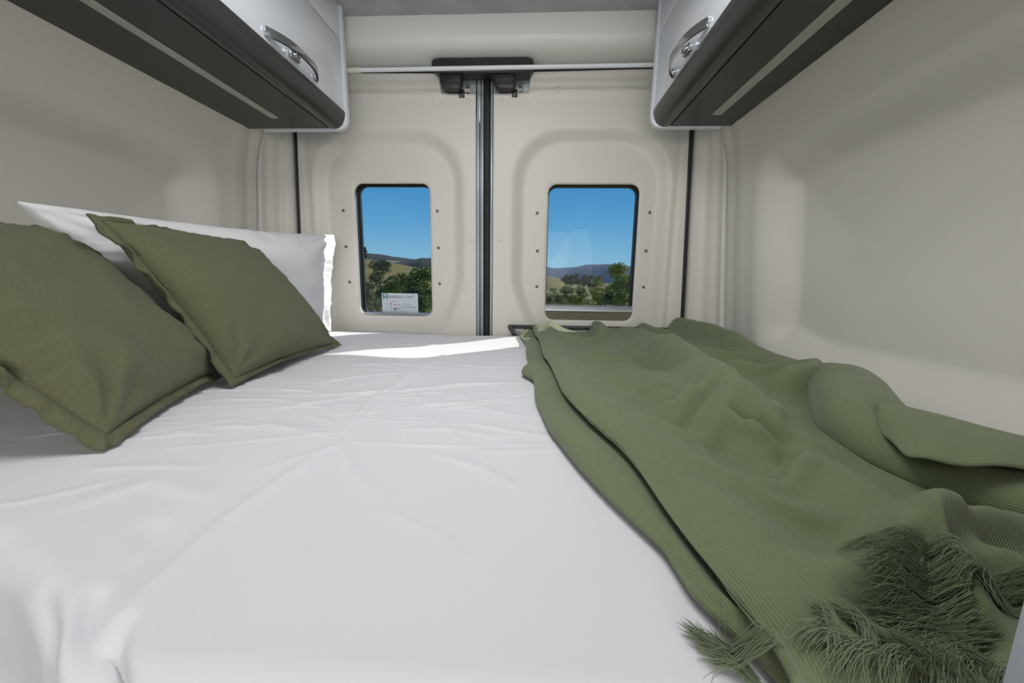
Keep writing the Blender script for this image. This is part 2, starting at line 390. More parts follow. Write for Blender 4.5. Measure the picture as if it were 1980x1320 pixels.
for side, nm in ((-1, 'door_1'), (1, 'door_2')):
    D = empty(nm, (side * .4, YD, 0), kind='structure')
    door_trim(side, D)
    x0, x1, z0, z1 = WIN[side]
    # outer door skin: four slabs around the window opening
    bm = bmesh.new(); xi = .012
    a, b, cc, dd = x0 - .012, x1 + .012, z0 - .012, z1 + .012
    for lo, hi in (((xi, 1.58, .25), (a, 1.60, 1.785)), ((b, 1.58, .25), (.79, 1.60, 1.785)), ((a, 1.58, .25), (b, 1.60, cc)), ((a, 1.58, dd), (b, 1.60, 1.785))):
        add_box(bm, (min(side * lo[0], side * hi[0]), lo[1], lo[2]), (max(side * lo[0], side * hi[0]), hi[1], hi[2]))
    bm_obj('door_skin', bm, M['doorpaint'], D, False)
    # painted metal showing in the notch round the lock and along the meeting edge
    if side < 0:
        prism('lock_recess', [(-.20, 1.700), (-.20, 1.782), (-.030, 1.782), (-.030, 1.60), (-.046, 1.62), (-.055, 1.682), (-.075, 1.688), (-.186, 1.690)], 'y', 1.556, 1.582, M['doorpaint'], D, bev=.003)
        for (xa, xb, mt, y_) in ((-.0485, -.042, 'doordark', 1.556), (-.0425, -.036, 'doorpaint', 1.552), (-.0365, -.0255, 'doordark', 1.560), (-.026, -.019, 'doorpaint', 1.552)):
            box('edge_flange', (xa, y_, .28), (xb, 1.582, 1.765), M[mt], D, .0015)
    else:
        prism('lock_recess', [(.172, 1.700), (.172, 1.782), (.018, 1.782), (.018, 1.60), (.026, 1.62), (.032, 1.682), (.045, 1.688), (.160, 1.690)], 'y', 1.556, 1.582, M['doorpaint'], D, bev=.003)
        prism('top_flange', [(.165, 1.762), (.50, 1.768), (.772, 1.772), (.772, 1.784), (.165, 1.782)], 'y', 1.556, 1.582, M['doorpaint'], D)
        box('edge_flange', (.0085, 1.552, .28), (.0155, 1.582, 1.765), M['doorpaint'], D, .0015)
        box('edge_flange', (.0155, 1.557, .28), (.0205, 1.582, 1.70), M['doordark'], D, .001)
        prism('meeting_seal', [(-.019, 1.585), (-.019, 1.548), (-.015, 1.541), (-.006, 1.538), (.003, 1.541), (.008, 1.548), (.008, 1.585)], 'z', .28, 1.782, M['rubber'], D, label='black rubber strip down the meeting edge')
    # seal round the outer edge of the opening
    bm = bmesh.new()
    zz = np.linspace(.28, 1.765, 26)
    add_tube(bm, [(side * sealx(z), 1.549, z) for z in zz], .0092, 10)
    bm_obj('side_seal', bm, M['rubber'], D)
    # six screws beside the window
    if side < 0: sc = [(-.579, 1.28), (-.200, 1.28), (-.576, 1.14), (-.198, 1.139), (-.569, .999), (-.196, .998)]
    else: sc = [(.192, 1.274), (.621, 1.278), (.196, 1.131), (.617, 1.135), (.197, .992), (.617, .996)]
    for x, z in sc:
        y = YD - .008 + float(door_relief(np.array(abs(x)), np.array(z))); x = .18 + (x - .18) * y / YD; z = 1.02 + (z - 1.02) * y / YD
        disc('window_screw', x, z, .0062, .003, y, M['screw'], D)
    if side < 0: cl = [(-.288, 1.715), (-.073, 1.673), (-.065, 1.172)]
    else: cl = [(.256, 1.709), (.046, 1.671), (.048, 1.173), (.745, 1.179)]
    for x, z in cl:
        y = YD - .008 + float(door_relief(np.array(abs(x)), np.array(z)))
        b_ = disc('push_clip', x, z, .0115, .0025, y, M['trim'], D)
        disc('clip_head', x, z, .0060, .0025, y - .0022, M['cap'], b_)
    # zinc lock plate, its bolts and the latch pin
    ox = 0 if side < 0 else .197
    lp = prism('lock_plate', rrect(-.107 + ox, 1.712, .040, .026, .007), 'y', 1.551, 1.557, M['zinc'], D, bev=.001)
    for x, z in ((-.078, 1.725), (-.078, 1.702), (-.118, 1.702)):
        disc('bolt', x + ox, z, .0058, .006, 1.551, M['screw'], lp)
    bm = bmesh.new(); add_box(bm, (-.109 + ox, 1.535, 1.684), (-.102 + ox, 1.551, 1.712), .001); add_box(bm, (-.100 + ox, 1.533, 1.684), (-.088 + ox, 1.551, 1.708), .0015)
    bm_obj('latch_pin', bm, M['black'], lp)

# rubber strip along the top of the opening
tp = [(-.80, 1.777)] ; prism('trim_3', [(1.545, 1.773), (1.540, 1.779), (1.545, 1.786), (1.575, 1.789), (1.575, 1.773)], 'x', -.80, .80, M['rubber'], kind='structure')

# black latch cover on the header with two housings hanging from it
L = empty('latch_cover', (-.02, 1.52, 1.77), label='wide black plastic cover with two hanging latch housings above the meeting rear doors', category='latch cover')
prism('cover', [(-.198, 1.770), (-.200, 1.783), (-.192, 1.792), (-.17, 1.7945), (.14, 1.7945), (.160, 1.790), (.166, 1.780), (.166, 1.762), (.155, 1.748), (.13, 1.744), (-.165, 1.746), (-.185, 1.752)], 'y', 1.493, 1.545, M['black'], L, bev=.004)
for ox in (0, .195):
    prism('latch_housing', [(-.176 + ox, 1.755), (-.094 + ox, 1.755), (-.094 + ox, 1.712), (-.100 + ox, 1.700), (-.112 + ox, 1.697), (-.150 + ox, 1.699), (-.163 + ox, 1.705), (-.170 + ox, 1.722)], 'y', 1.503, 1.546, M['black'], L, bev=.006)
# curtain rod across, just in front of the doors
R_ = empty('curtain_rod', (0, 1.43, 1.73), label='thin white curtain rod spanning between the two overhead cabinets', category='curtain rod')
bm = bmesh.new(); add_tube(bm, [(-.70, 1.43, 1.7265), (.79, 1.43, 1.7315)], .0068, 16); bm_obj('rod', bm, M['rod'], R_)
bm = bmesh.new(); add_tube(bm, [(-.52, 1.43, 1.7271), (-.432, 1.43, 1.7274), (-.431, 1.43, 1.7274)], [.0085, .0085, .0076], 16); bm_obj('ferrule', bm, M['ferrule'], R_, label='cream plastic sleeve')

# ================================================================ windows
for side, nm in ((-1, 'window_1'), (1, 'window_2')):
    x0, x1, z0, z1 = WIN[side]; cx, cz = (x0 + x1) / 2, (z0 + z1) / 2
    W = empty(nm, (side * cx, 1.59, z0), kind='structure')
    def ring(name, o, i, y0_, y1_, mt):
        bm = bmesh.new(); n = len(o)
        L4 = [[bm.verts.new((side * p[0], y, p[1])) for p in pts] for pts, y in ((o, y0_), (i, y0_), (i, y1_), (o, y1_))]
        for q in range(4):
            A, B = L4[q], L4[(q + 1) % 4]
            for k in range(n): bm.faces.new((A[k], A[(k + 1) % n], B[(k + 1) % n], B[k]))
        return bm_obj(name, bm, M[mt], W)
    hx, hz = (x1 - x0) / 2, (z1 - z0) / 2
    ring('outer_frame', rrect(cx, cz, hx + .014, hz + .014, .045, 8), rrect(cx, cz, hx - .004, hz - .003, .032, 8), 1.614, 1.630, 'rubber')
    ring('inner_gasket', rrect(cx, cz, hx + .008, hz + .008, .040, 8), rrect(cx, cz, hx + .002, hz + .002, .035, 8), 1.576, 1.628, 'rubber')
    bm = bmesh.new(); pts = rrect(cx, cz, hx + .006, hz + .006, .034, 8)
    f_ = bm.faces.new([bm.verts.new((side * p[0], 1.633, p[1])) for p in pts])
    bmesh.ops.solidify(bm, geom=[f_], thickness=.003)
    bm_obj('window_pane', bm, M['glass'], W, False)
    # aluminium roller cassette rails along the sill
    sgn = sorted((side * (x0 + .001), side * (x1 - .001)))
    zb = z0 - .0022
    sb = sorted((side * (x0 - .004), side * (x1 + .004)))
    if side < 0:
        prism('blind_rail', [(1.580, zb), (1.580, zb + .003), (1.583, zb + .005), (1.583, zb + .008), (1.579, zb + .010), (1.579, zb + .0135), (1.585, zb + .0155), (1.600, zb + .0155), (1.600, zb)], 'x', sb[0], sb[1], M['alu'], W)
        prism('side_track', [(-x1 - .001, 1.5785), (-x1 - .001, 1.5755), (-x1 + .0012, 1.5755), (-x1 + .0012, 1.5785)], 'z', .90, 1.352, M['alu'], W)
    else:
        zr = zb + .034
        prism('blind_rail', [(1.582, zr), (1.578, zr + .005), (1.578, zr + .013), (1.582, zr + .016), (1.586, zr + .018), (1.583, zr + .023), (1.587, zr + .028), (1.600, zr + .028), (1.600, zr)], 'x', sb[0], sb[1], M['alu'], W)
        pr = []; n = 13
        for k in range(n + 1):
            z = zb - .002 + (zr + .001 - zb + .002) * k / n; pr.append((1.579 if k % 2 else 1.584, z))
        pr = pr + [(1.592, zr + .001), (1.592, zb - .002)]
        prism('pleated_blind', pr, 'x', sb[0], sb[1], M['blind'], W, smooth=False)
# emergency exit sticker on the left pane
K = empty('emergency_sticker', (-.363, 1.600, .885), label='small white emergency exit sticker on the left door window pane', category='sticker')
KY = 1.6245
def ks(x): return -.4665 + x * .1570
def kz(z): return .8735 + z * .0800
prism('sticker_sheet', rrect(-.388, .9135, .0785, .040, .002, 3), 'y', KY, KY + .0006, M['sticker'], K, False)
def kflat(name, polys, mt, lab=None):
    bm = bmesh.new()
    for pl in polys: bm.faces.new([bm.verts.new((ks(x), KY - .0004, kz(z))) for x, z in pl])
    return bm_obj(name, bm, M[mt], K, False)
def R4(a, b, c, d): return [(a, b), (c, b), (c, d), (a, d)]
kflat('green_panel', [R4(.025, .68, .055, .97), R4(.055, .935, .135, .97), R4(.14, .68, .17, .97)], 'greenink')
kflat('running_figure', [R4(.082, .86, .102, .91), [(.075, .85), (.115, .84), (.11, .76), (.085, .76)], [(.085, .77), (.1, .77), (.075, .69), (.062, .69)], [(.098, .77), (.112, .77), (.13, .70), (.118, .69)], [(.075, .85), (.08, .83), (.062, .78), (.056, .79)], [(.11, .84), (.115, .82), (.138, .80), (.136, .785)]], 'greenink')
kflat('rule_line', [R4(.02, .592, .98, .602), R4(.03, .37, .2, .378), R4(.26, .02, .266, .42), R4(.30, .13, .52, .14), R4(.40, .14, .406, .42), R4(.51, .14, .515, .42), R4(.30, .30, .34, .31), R4(.31, .52, .37, .56)], 'greyink')
kflat('red_mark', [R4(.215, .44, .262, .49), R4(.22, .34, .27, .365), R4(.345, .36, .382, .41), R4(.42, .39, .455, .42), R4(.465, .37, .49, .42), R4(.43, .22, .45, .25)], 'redink')
kflat('handle_diagram', [R4(.32, .145, .40, .20), R4(.33, .06, .38, .09), R4(.42, .16, .47, .19)], 'ink')
def text(name, s, x, z, size, mt, parent, y, sxx=1.0):
    cu = bpy.data.curves.new(name, 'FONT'); cu.body = s; cu.size = size; cu.align_x = 'LEFT'
    tmp = bpy.data.objects.new('tmp', cu); C.objects.link(tmp)
    bpy.context.view_layer.update()
    me = bpy.data.meshes.new_from_object(tmp.evaluated_get(bpy.context.evaluated_depsgraph_get()))
    bpy.data.objects.remove(tmp)
    me.transform(Matrix(((sxx, 0, 0, x), (0, 0, 1, y), (0, 1, 0, z), (0, 0, 0, 1)))); me.materials.clear()
    return link(name, me, M[mt], parent, False)
text('lettering', 'EMERGENCY EXIT', ks(.195), kz(.735), .0162, 'ink', K, KY - .0004, .82)
text('lettering', '1 Pull handle', ks(.55), kz(.405), .0072, 'ink', K, KY - .0004, .95)
text('lettering', '2 Push handle outwards', ks(.55), kz(.255), .0072, 'ink', K, KY - .0004, .88)
text('lettering', 'CLOSED', ks(.05), kz(.42), .006, 'greyink', K, KY - .0004, .8)

# ================================================================ overhead cabinets
def cabinet(side, xin, label):
    """xin = |x| of the door face"""
    cab = empty('overhead_cabinet', (side * (xin + .12), .4, 1.52), label=label, category='cabinet')
    Y0, Y1 = -.72, 1.382
    s = lambda pts: [(side * x, z) for x, z in pts]
    wx = .815
    prism('carcass', s([(xin + .018, 1.565), (xin + .018, 1.895), (.68, 1.895), (.70, 1.86), (.78, 1.64), (wx - .004, 1.535), (xin + .05, 1.535)]), 'y', Y0, Y1, M['gloss'], cab, False)
    box('fascia', (min(side * xin, side * (xin + .017)), Y0, 1.793), (max(side * xin, side * (xin + .017)), Y1, 1.8995), M['gloss'], cab, .0012)
    # two lift-up doors
    for ya, yb in ((Y0, .318), (.321, Y1)):
        d = box('cabinet_door', (min(side * xin, side * (xin + .017)), ya, 1.578), (max(side * xin, side * (xin + .017)), yb, 1.790), M['gloss'], cab, .0012)
        yc = 1.100 if yb > 1 else -.05
        # bowed handle with a button lock behind it
        bm = bmesh.new(); n = 18; zc = 1.598; rr_ = []
        for k in range(n + 1):
            t_ = k / n; y = yc - .112 + .224 * t_; bow = .033 * (1 - abs(2 * t_ - 1) ** 2.6) + .001
            hw = .0105 - .002 * math.sin(PI * t_); th = .0048
            X_ = xin - bow
            rr_.append([bm.verts.new((side * (X_ - th), y, zc - hw)), bm.verts.new((side * (X_ - th - .001), y, zc)), bm.verts.new((side * (X_ - th), y, zc + hw)), bm.verts.new((side * (X_ + th * .3), y, zc + hw)), bm.verts.new((side * (X_ + th * .3), y, zc - hw))])
        for a, b in zip(rr_, rr_[1:]):
            for k in range(5): bm.faces.new((a[k], a[(k + 1) % 5], b[(k + 1) % 5], b[k]))
        bm.faces.new(rr_[0]); bm.faces.new(rr_[-1][::-1])
        for yy in (yc - .106, yc + .106): add_box(bm, (min(side * (xin + .002), side * (xin - .008)), yy - .007, zc - .008), (max(side * (xin + .002), side * (xin - .008)), yy + .007, zc + .008), .002)
        h = bm_obj('handle', bm, M['chrome'], d, label='bowed chrome handle')
        bm = bmesh.new(); q = sorted((side * (xin + .001), side * (xin - .013)))
        add_box(bm, (q[0], yc - .020, zc - .009), (q[1], yc + .016, zc + .010), .003)
        q = sorted((side * (xin - .012), side * (xin - .021))); add_box(bm, (q[0], yc - .012, zc - .006), (q[1], yc + .004, zc + .007), .002)
        bm_obj('button_lock', bm, M['chrome'], d)
    # rounded charcoal moulding along the foot of the doors
    pr = [(xin - .001, 1.5775), (xin - .004, 1.572), (xin - .003, 1.560), (xin + .001, 1.546), (xin + .008, 1.533), (xin + .020, 1.524), (xin + .033, 1.521), (xin + .046, 1.5215), (xin + .055, 1.525), (xin + .060, 1.530), (xin + .064, 1.540), (xin + .03, 1.575)]
    prism('foot_moulding', s(pr), 'y', Y0, Y1 - .002, M['dark'], cab)
    prism('underside_panel', s([(xin + .055, 1.5225), (wx, 1.5225), (wx, 1.534), (xin + .055, 1.534)]), 'y', Y0, Y1 - .003, M['darkpanel'], cab, False)
    # flat strip light let into the underside
    xl = (.648, .673) if side < 0 else (.713, .741)
    prism('strip_light', s([(xl[0], 1.521), (xl[0] + .002, 1.5195), (xl[1] - .002, 1.5195), (xl[1], 1.521), (xl[1], 1.5235), (xl[0], 1.5235)]), 'y', -.6, 1.288, M['led'], cab, False, label='pale frosted strip of lighting, switched off')
    # white end panel with rounded lower corner
    pe = [(xin - .006, 1.8995), (xin - .008, 1.70)]
    for k in range(9):
        a = math.radians(180 + 90 * k / 8); pe.append((xin + .026 + .036 * math.cos(a), 1.5535 + .036 * math.sin(a)))
    pe += [(.765 if side < 0 else .785, 1.5175), (.780, 1.56), (.74, 1.74), (.68, 1.8995)]
    prism('end_panel', s(pe), 'y', Y1 - .001, Y1 + .018, M['edge'], cab, bev=.002)
cabinet(-1, .475, 'gloss white overhead cabinet above the pillows, its strip light and handle facing right')
cabinet(1, .566, 'gloss white overhead cabinet above the green blanket, handle facing left')

# ================================================================ bed
BED = empty('bed', (0, .85, 0), label='fixed bed across the rear of the van, hidden under the white sheet', category='bed')
box('bed_base', (-.86, .36, .0), (.86, 1.49, .62), M['ply'], BED, bev=.004)
prism('mattress', [(-.86, .34), (-.22, .34), (-.05, .235), (.86, .235), (.86, 1.49), (-.86, 1.49)], 'z', .622, .768, M['mattress'], BED, bev=.01)
def bed_h(X, Y):
    h = .010 * fbm(X * 2.2, Y * 2.2, 3, 2)
    dist = np.clip((Y - .25) / .6, 0, 1)
    h = h + .0011 * fbm(X * 7 + 3, Y * 18, 9, 2) * (.2 + dist) + .0016 * fbm(X * 5 + Y * 4, Y * 10 - X * 3, 21, 2) * (.2 + dist)
    L_ = [
        (((-0.080, 0.195), (-0.086, 0.229), (-0.094, 0.300), (-0.086, 0.384), (-0.075, 0.479)), .010, .0055, .45),
        (((-0.075, 0.470), (-0.104, 0.649), (-0.095, 0.864), (-0.063, 1.239)), .016, .0075, .5),
        (((-0.077, 0.479), (-0.034, 0.412), (0.022, 0.350)), .010, .0035, .6),
        (((0.017, 0.328), (0.055, 0.319), (0.115, 0.288), (0.159, 0.242)), .007, .0012, .5),
        (((-0.345, 0.290), (-0.299, 0.316), (-0.251, 0.366)), .010, .003, .5),
        (((-0.321, 0.371), (-0.260, 0.387), (-0.179, 0.394)), .010, .003, .5),
        (((-0.135, 0.385), (-0.092, 0.434), (-.06, .47)), .008, .003, .5),
        (((0.003, 0.214), (0.008, 0.280), (0.012, 0.350)), .009, .0018, .6),
        (((-0.250, 0.660), (-0.090, 0.715), (0.041, 0.786), (0.190, 0.821)), .020, .0045, .4),
        (((-0.257, 0.568), (-0.175, 0.657), (-0.082, 0.754)), .014, .004, .5),
        (((-0.280, 0.753), (-0.203, 0.827), (-0.041, 0.896)), .016, .0045, .5),
        (((-0.159, 0.577), (-0.093, 0.583), (-0.052, 0.612)), .010, .0025, .5),
        (((-.30, .93), (-.15, .96), (.02, .93)), .02, .004, .5), (((-.05, 1.0), (.06, .95), (.17, .98)), .02, .004, .5),
        (((.02, .62), (.08, .64), (.16, .60)), .014, .003, .5), (((-.02, .52), (.06, .53), (.15, .50)), .012, .003, .5),
        (((.05, .45), (.12, .42), (.19, .36)), .012, .003, .5), (((-.30, .50), (-.20, .52), (-.12, .50)), .012, .003, .5),
        (((-.40, .62), (-.28, .64), (-.15, .60)), .012, .0035, .5), (((-.26, .30), (-.22, .36), (-.13, .33)), .02, .004, .7),
        (((-.16, .30), (-.13, .27), (-.11, .22)), .012, -.004, .8),
        (((.10, .75), (.03, .70), (-.03, .60)), .014, .003, .5),
        (((-0.172, 0.225), (-0.128, 0.192), (-0.10, 0.160), (-.10, .14)), .012, -.010, .8),
        (((-0.130, 0.228), (-0.101, 0.199), (-0.072, 0.165), (-.06, .14)), .010, -.010, .7),
        (((-0.086, 0.204), (-0.072, 0.185), (-0.050, 0.160), (-.04, .14)), .009, -.016, .6),
    ]
    for p, w_, h_, a_ in L_: h = h + crease(X, Y, p, w_ * .85, h_ * (.62 if h_ > 0 else 1.1), a_ * .6 if h_ > 0 else 1)
    rr = np.random.default_rng(5)
    for k in range(130):                                  # small rumples, mostly running across the bed
        x = rr.uniform(-.45, .2); y = rr.uniform(.45, 1.45); a = rr.normal(.1, .35); l = rr.uniform(.04, .13)
        p = ((x - l * math.cos(a), y - l * math.sin(a)), (x, y + rr.normal(0, .008)), (x + l * math.cos(a), y + l * math.sin(a)))
        mk = (np.abs(X - x) < l + .05) & (np.abs(Y - y) < l + .05)
        if mk.any(): h[mk] += crease(X[mk], Y[mk], p, rr.uniform(.004, .009), rr.uniform(.0005, .0018), .35)
    return h
def bed_front(X): return np.interp(X, [-.9, -.26, -.10, -.06, .9], [.262, .262, .168, .156, .156])
xs = np.concatenate([np.linspace(-.885, -.5, 50), np.linspace(-.494, .45, 210), np.linspace(.456, .895, 60)])
r = .030
ss = np.concatenate([np.linspace(-.30, -.10, 14), np.linspace(-.096, 0, 26), np.linspace(.004, .6, 150), np.linspace(.606, 1.345, 150)])
Xg, Sg = np.meshgrid(xs, ss, indexing='ij')
F = bed_front(Xg); arc = r * PI / 2; Yend = 1.513
Sy = np.where(Sg > 0, Sg * (Yend - F - r) / 1.345, Sg)
ang = np.clip(-Sg / arc, 0, 1) * PI / 2
Yg = np.where(Sg > 0, F + r + Sy, F + r - r * np.sin(ang))
Zg = np.where(Sg > 0, .8, .8 - r * (1 - np.cos(ang)) - np.maximum(-Sg - arc, 0))
H = bed_h(Xg, Yg)
hang = np.maximum(-Sg, 0)
fold = .022 * fbm(Xg * 9, Sg * 2.0, 40, 2) + .012 * np.sin(Xg * 38 + 2 * fbm(Xg * 4, Sg * 4, 2, 2))
amp = np.clip(hang / .08, 0, 1) * (0.4 + .9 * sst(-Xg, -.02, .12))
Zg = Zg + np.where(Sg > 0, H, H * np.cos(ang)); Yg = Yg - np.where(Sg > 0, 0, H * np.sin(ang)) - fold * amp
Zg = Zg - .02 * sst(np.abs(Xg), .86, .895) - .015 * sst(Yg, 1.49, 1.515)
grid('bed_sheet', np.stack([Xg, Yg, Zg], -1), M['sheet'], uv=np.stack([Xg, Sg], -1), label='crumpled white cotton sheet spread over the whole bed', category='bed sheet')

# ================================================================ pillows and cushions
def soft_pillow(name, corners, T, material, pinch, flange, seed, wr, label, cat, group=None, skew=.5, nrm=None, n=110, sag=0, bulge_pow=.42, fl_name='flange'):
    """corners BL, BR, TR, TL; a filled square of cloth"""
    BL, BR, TR, TL = [np.array(c, float) for c in corners]
    cen = (BL + BR + TR + TL) / 4
    nm_ = np.cross(BR - BL, TL - BL); nm_ /= np.linalg.norm(nm_)
    sizeu = np.linalg.norm(BR - BL); sizev = np.linalg.norm(TL - BL)
    th = empty(name, tuple(cen), label=label, category=cat)
    if group: th['group'] = group
    s = np.sin(np.linspace(-PI / 2, PI / 2, n)); s = .6 * s + .4 * np.linspace(-1, 1, n)
    U, V = np.meshgrid(s, s, indexing='ij')
    body = 1 - flange
    for_all = []
    def shape(U_, V_, k):
        pu = U_ * (1 - pinch * (1 - V_ ** 2) * np.abs(U_) ** 1.5); pv = V_ * (1 - pinch * (1 - U_ ** 2) * np.abs(V_) ** 1.5)
        a = (pu + 1) / 2; b = (pv + 1) / 2
        P = ((1 - a) * (1 - b))[..., None] * BL + (a * (1 - b))[..., None] * BR + (a * b)[..., None] * TR + ((1 - a) * b)[..., None] * TL
        return P
    def thick(U_, V_):
        q = np.clip(1 - U_ ** 2, 0, 1) * np.clip(1 - V_ ** 2, 0, 1)
        return T * (q ** bulge_pow)
    P0 = shape(U * body, V * body, 0); tk = thick(U, V)
    rim = np.maximum(np.abs(U), np.abs(V))
    cornerness = np.clip(np.abs(U * V), 0, 1)
    # radial gathers near the rim plus broad slack
    wrk = wr * (fbm(U * 1.7 + seed, V * 1.7, seed, 2) * 1.1 + .55 * fbm(U * 14 * (np.abs(V) > np.abs(U)) + U * 2, V * 14 * (np.abs(U) >= np.abs(V)) + V * 2, seed + 5, 2) * sst(rim, .55, .95)) * np.clip(tk / T * 1.6, 0, 1)
    for su in (-1, 1):                                   # gathers fanning out of each corner
        for sv in (-1, 1):
            du, dv = 1 - su * U, 1 - sv * V; dd = np.hypot(du, dv); ph = np.arctan2(dv, du)
            wrk = wrk + wr * .75 * np.sin(ph * 11 + seed + su + 2 * sv + 3 * fbm(U * 2, V * 2, seed + 3, 2)) * np.exp(-(dd / .55) ** 2) * sst(dd, .06, .28) * np.clip(tk / T * 1.6, 0, 1)
    edge_wave = .35 * wr * fbm(U * 4, V * 4, seed + 9, 2) + .3 * wr * fbm(U * 9, V * 9, seed + 19, 2) * sst(rim, .8, 1)
    front = P0 + nm_ * (tk + wrk + edge_wave)[..., None] ; back = P0 + nm_ * (-tk * (1 - skew) * 1.0 + edge_wave)[..., None]
    if sag:
        front[..., 2] -= sag * sst(1 - (V + 1) / 2, 0, 1) * (tk / T)
    uv = np.stack([U * sizeu / 2, V * sizev / 2], -1)
    idx = np.arange(n * n).reshape(n, n)
    Ff = np.stack([idx[:-1, :-1], idx[1:, :-1], idx[1:, 1:], idx[:-1, 1:]], -1).reshape(-1, 4)
    # body = front + back, welded along the rim
    verts = np.concatenate([front.reshape(-1, 3), back.reshape(-1, 3)])
    faces = np.concatenate([Ff, (Ff + n * n)[:, ::-1]])
    bmx = verts.copy()
    lowest = .802 + bed_h(bmx[:, 0].reshape(1, -1), bmx[:, 1].reshape(1, -1)).ravel() + .003
    bmx[:, 2] = np.where(bmx[:, 2] < lowest, lowest, bmx[:, 2]); 
    me = bpy.data.meshes.new('body'); me.from_pydata(bmx.tolist(), [], faces.tolist())
    l = me.uv_layers.new(name='UVMap'); li = np.empty(len(me.loops), dtype=np.int32); me.loops.foreach_get('vertex_index', li)
    l.data.foreach_set('uv', np.concatenate([uv.reshape(-1, 2)] * 2)[li].astype(np.float32).ravel())
    bm = bmesh.new(); bm.from_mesh(me); bmesh.ops.remove_doubles(bm, verts=bm.verts, dist=.0006); bm.to_mesh(me); bm.free()
    link('cover', me, material, th)
    if flange:
        # stitched double-layer flange round the rim
        m_ = 520; tt = np.linspace(0, 4, m_, endpoint=False)
        ru = np.where(tt < 1, -1 + 2 * tt, np.where(tt < 2, 1, np.where(tt < 3, 1 - 2 * (tt - 2), -1)))
        rv = np.where(tt < 1, -1, np.where(tt < 2, -1 + 2 * (tt - 1), np.where(tt < 3, 1, 1 - 2 * (tt - 3))))
        rows = []
        for k, (fr_, off) in enumerate(((-.035, .0022), (0, .0030), (.5, .0024), (.92, .0030), (1.0, .0012), (1.0, -.0012), (.92, -.0030), (.5, -.0024), (0, -.0030), (-.035, -.0022))):
            q = body + (1 - body) * fr_
            P = shape(ru * q, rv * q, 0)
            ew = .35 * wr * fbm(ru * 4, rv * 4, seed + 9, 2) + .3 * wr * fbm(ru * 9, rv * 9, seed + 19, 2)
            flut = 1.9 * wr * max(fr_, 0) * fbm(ru * 7 + 31, rv * 7, seed + 31, 2)
            rows.append(P + nm_ * (ew + flut + off)[:, None])
        P = np.stack(rows, 1)
        lowest = .802 + bed_h(P[..., 0].copy(), P[..., 1].copy()) + .002
        P[..., 2] = np.maximum(P[..., 2], lowest + .0015 * (np.arange(10)[None, :] < 5))
        uvf = np.stack([np.repeat(tt[:, None] * sizeu / 1, 10, 1), np.tile(np.arange(10) * .004, (m_, 1))], -1)
        grid(fl_name, P, material, th, uv=uvf, closed_u=True)
    return th

G = 'white pillows against the left wall'
soft_pillow('pillow', [(-.650, .76, .805), (-.625, 1.480, .800), (-.598, 1.503, 1.182), (-.715, .645, 1.142)], .080, M['pillow'], .085, .0, 3, .015,
            'long white pillow behind the upright green cushion, reaching the rear doors', 'pillow', skew=-.6, bulge_pow=.42)
soft_pillow('pillow', [(-.66, .02, .805), (-.69, .54, .805), (-.755, .575, 1.075), (-.72, .02, 1.10)], .055, M['pillow'], .05, .0, 8, .012,
            'white pillow half hidden behind the nearest green cushion at the left edge', 'pillow', skew=-.8, bulge_pow=.42)
soft_pillow('scatter_cushion', [(-.398, .690, .806), (-.415, 1.140, .806), (-.655, 1.105, 1.125), (-.605, .66, 1.125)], .066, M['cushion'], .075, .060, 14, .0085,
            'square olive linen cushion farther from the camera, leaning on the long white pillow', 'cushion', skew=.1)
soft_pillow('scatter_cushion', [(-.330, .415, .808), (-.480, .79, .808), (-.715, .70, 1.105), (-.60, .30, 1.09)], .062, M['cushion'], .06, .075, 23, .012,
            'large olive linen cushion nearest the camera, cut by the left edge', 'cushion', skew=.1)

# ================================================================ throw blanket
BL_ = empty('throw_blanket', (.5, .8, .8), label='green ribbed throw blanket with fringed ends, rumpled along the right side of the bed', category='blanket')
yE = np.array([.17, .20, .24, .285, .31, .36, .42, .52, .65, .80, .87, .95, 1.10, 1.25, 1.45, 1.52])
xE = np.array([.322, .311, .294, .290, .279, .258, .237, .209, .191, .189, .158, .176, .167, .165, .136, .150])
yC = np.array([.17, .19, .22, .25, .29, .35, .41, .49, .66, .875, 1.1, 1.3, 1.49, 1.52])
xC = np.array([.318, .316, .313, .311, .306, .299, .290, .264, .240, .222, .212, .200, .188, .187])
yR = np.array([.17, .46, .56, .67, .81, 1.0, 1.32, 1.52]); xR = np.array([.50, .496, .487, .500, .518, .552, .540, .50])
yW = np.array([.17, .30, .45, .60, .80, .95, 1.1, 1.3, 1.52]); xW = np.array([.70, .72, .74, .78, .83, .87, .86, .85, .80])
nv = 300
yv = .135 + (1.515 - .135) * np.linspace(0, 1, nv) ** 1.45
def smooth(a, k):
    kk = np.hanning(k + 2)[1:-1]; kk /= kk.sum(); return np.convolve(np.pad(a, k // 2, 'edge'), kk, 'valid')[:len(a)]
E_ = smooth(np.interp(yv, yE, xE), 9); Cc = smooth(np.interp(yv, yC, xC), 15); Rr = smooth(np.interp(yv, yR, xR), 25); Wd = smooth(np.interp(yv, yW, xW), 25)
rh = np.interp(yv, [.17, .30, .42, .48, .60, .80, 1.0, 1.2, 1.35, 1.52], [.026, .030, .036, .070, .090, .088, .078, .066, .056, .040])
ch = np.interp(yv, [.17, .25, .40, .7, 1.0, 1.3, 1.44, 1.52], [.026, .030, .036, .040, .040, .044, .050, .046])
rows = []
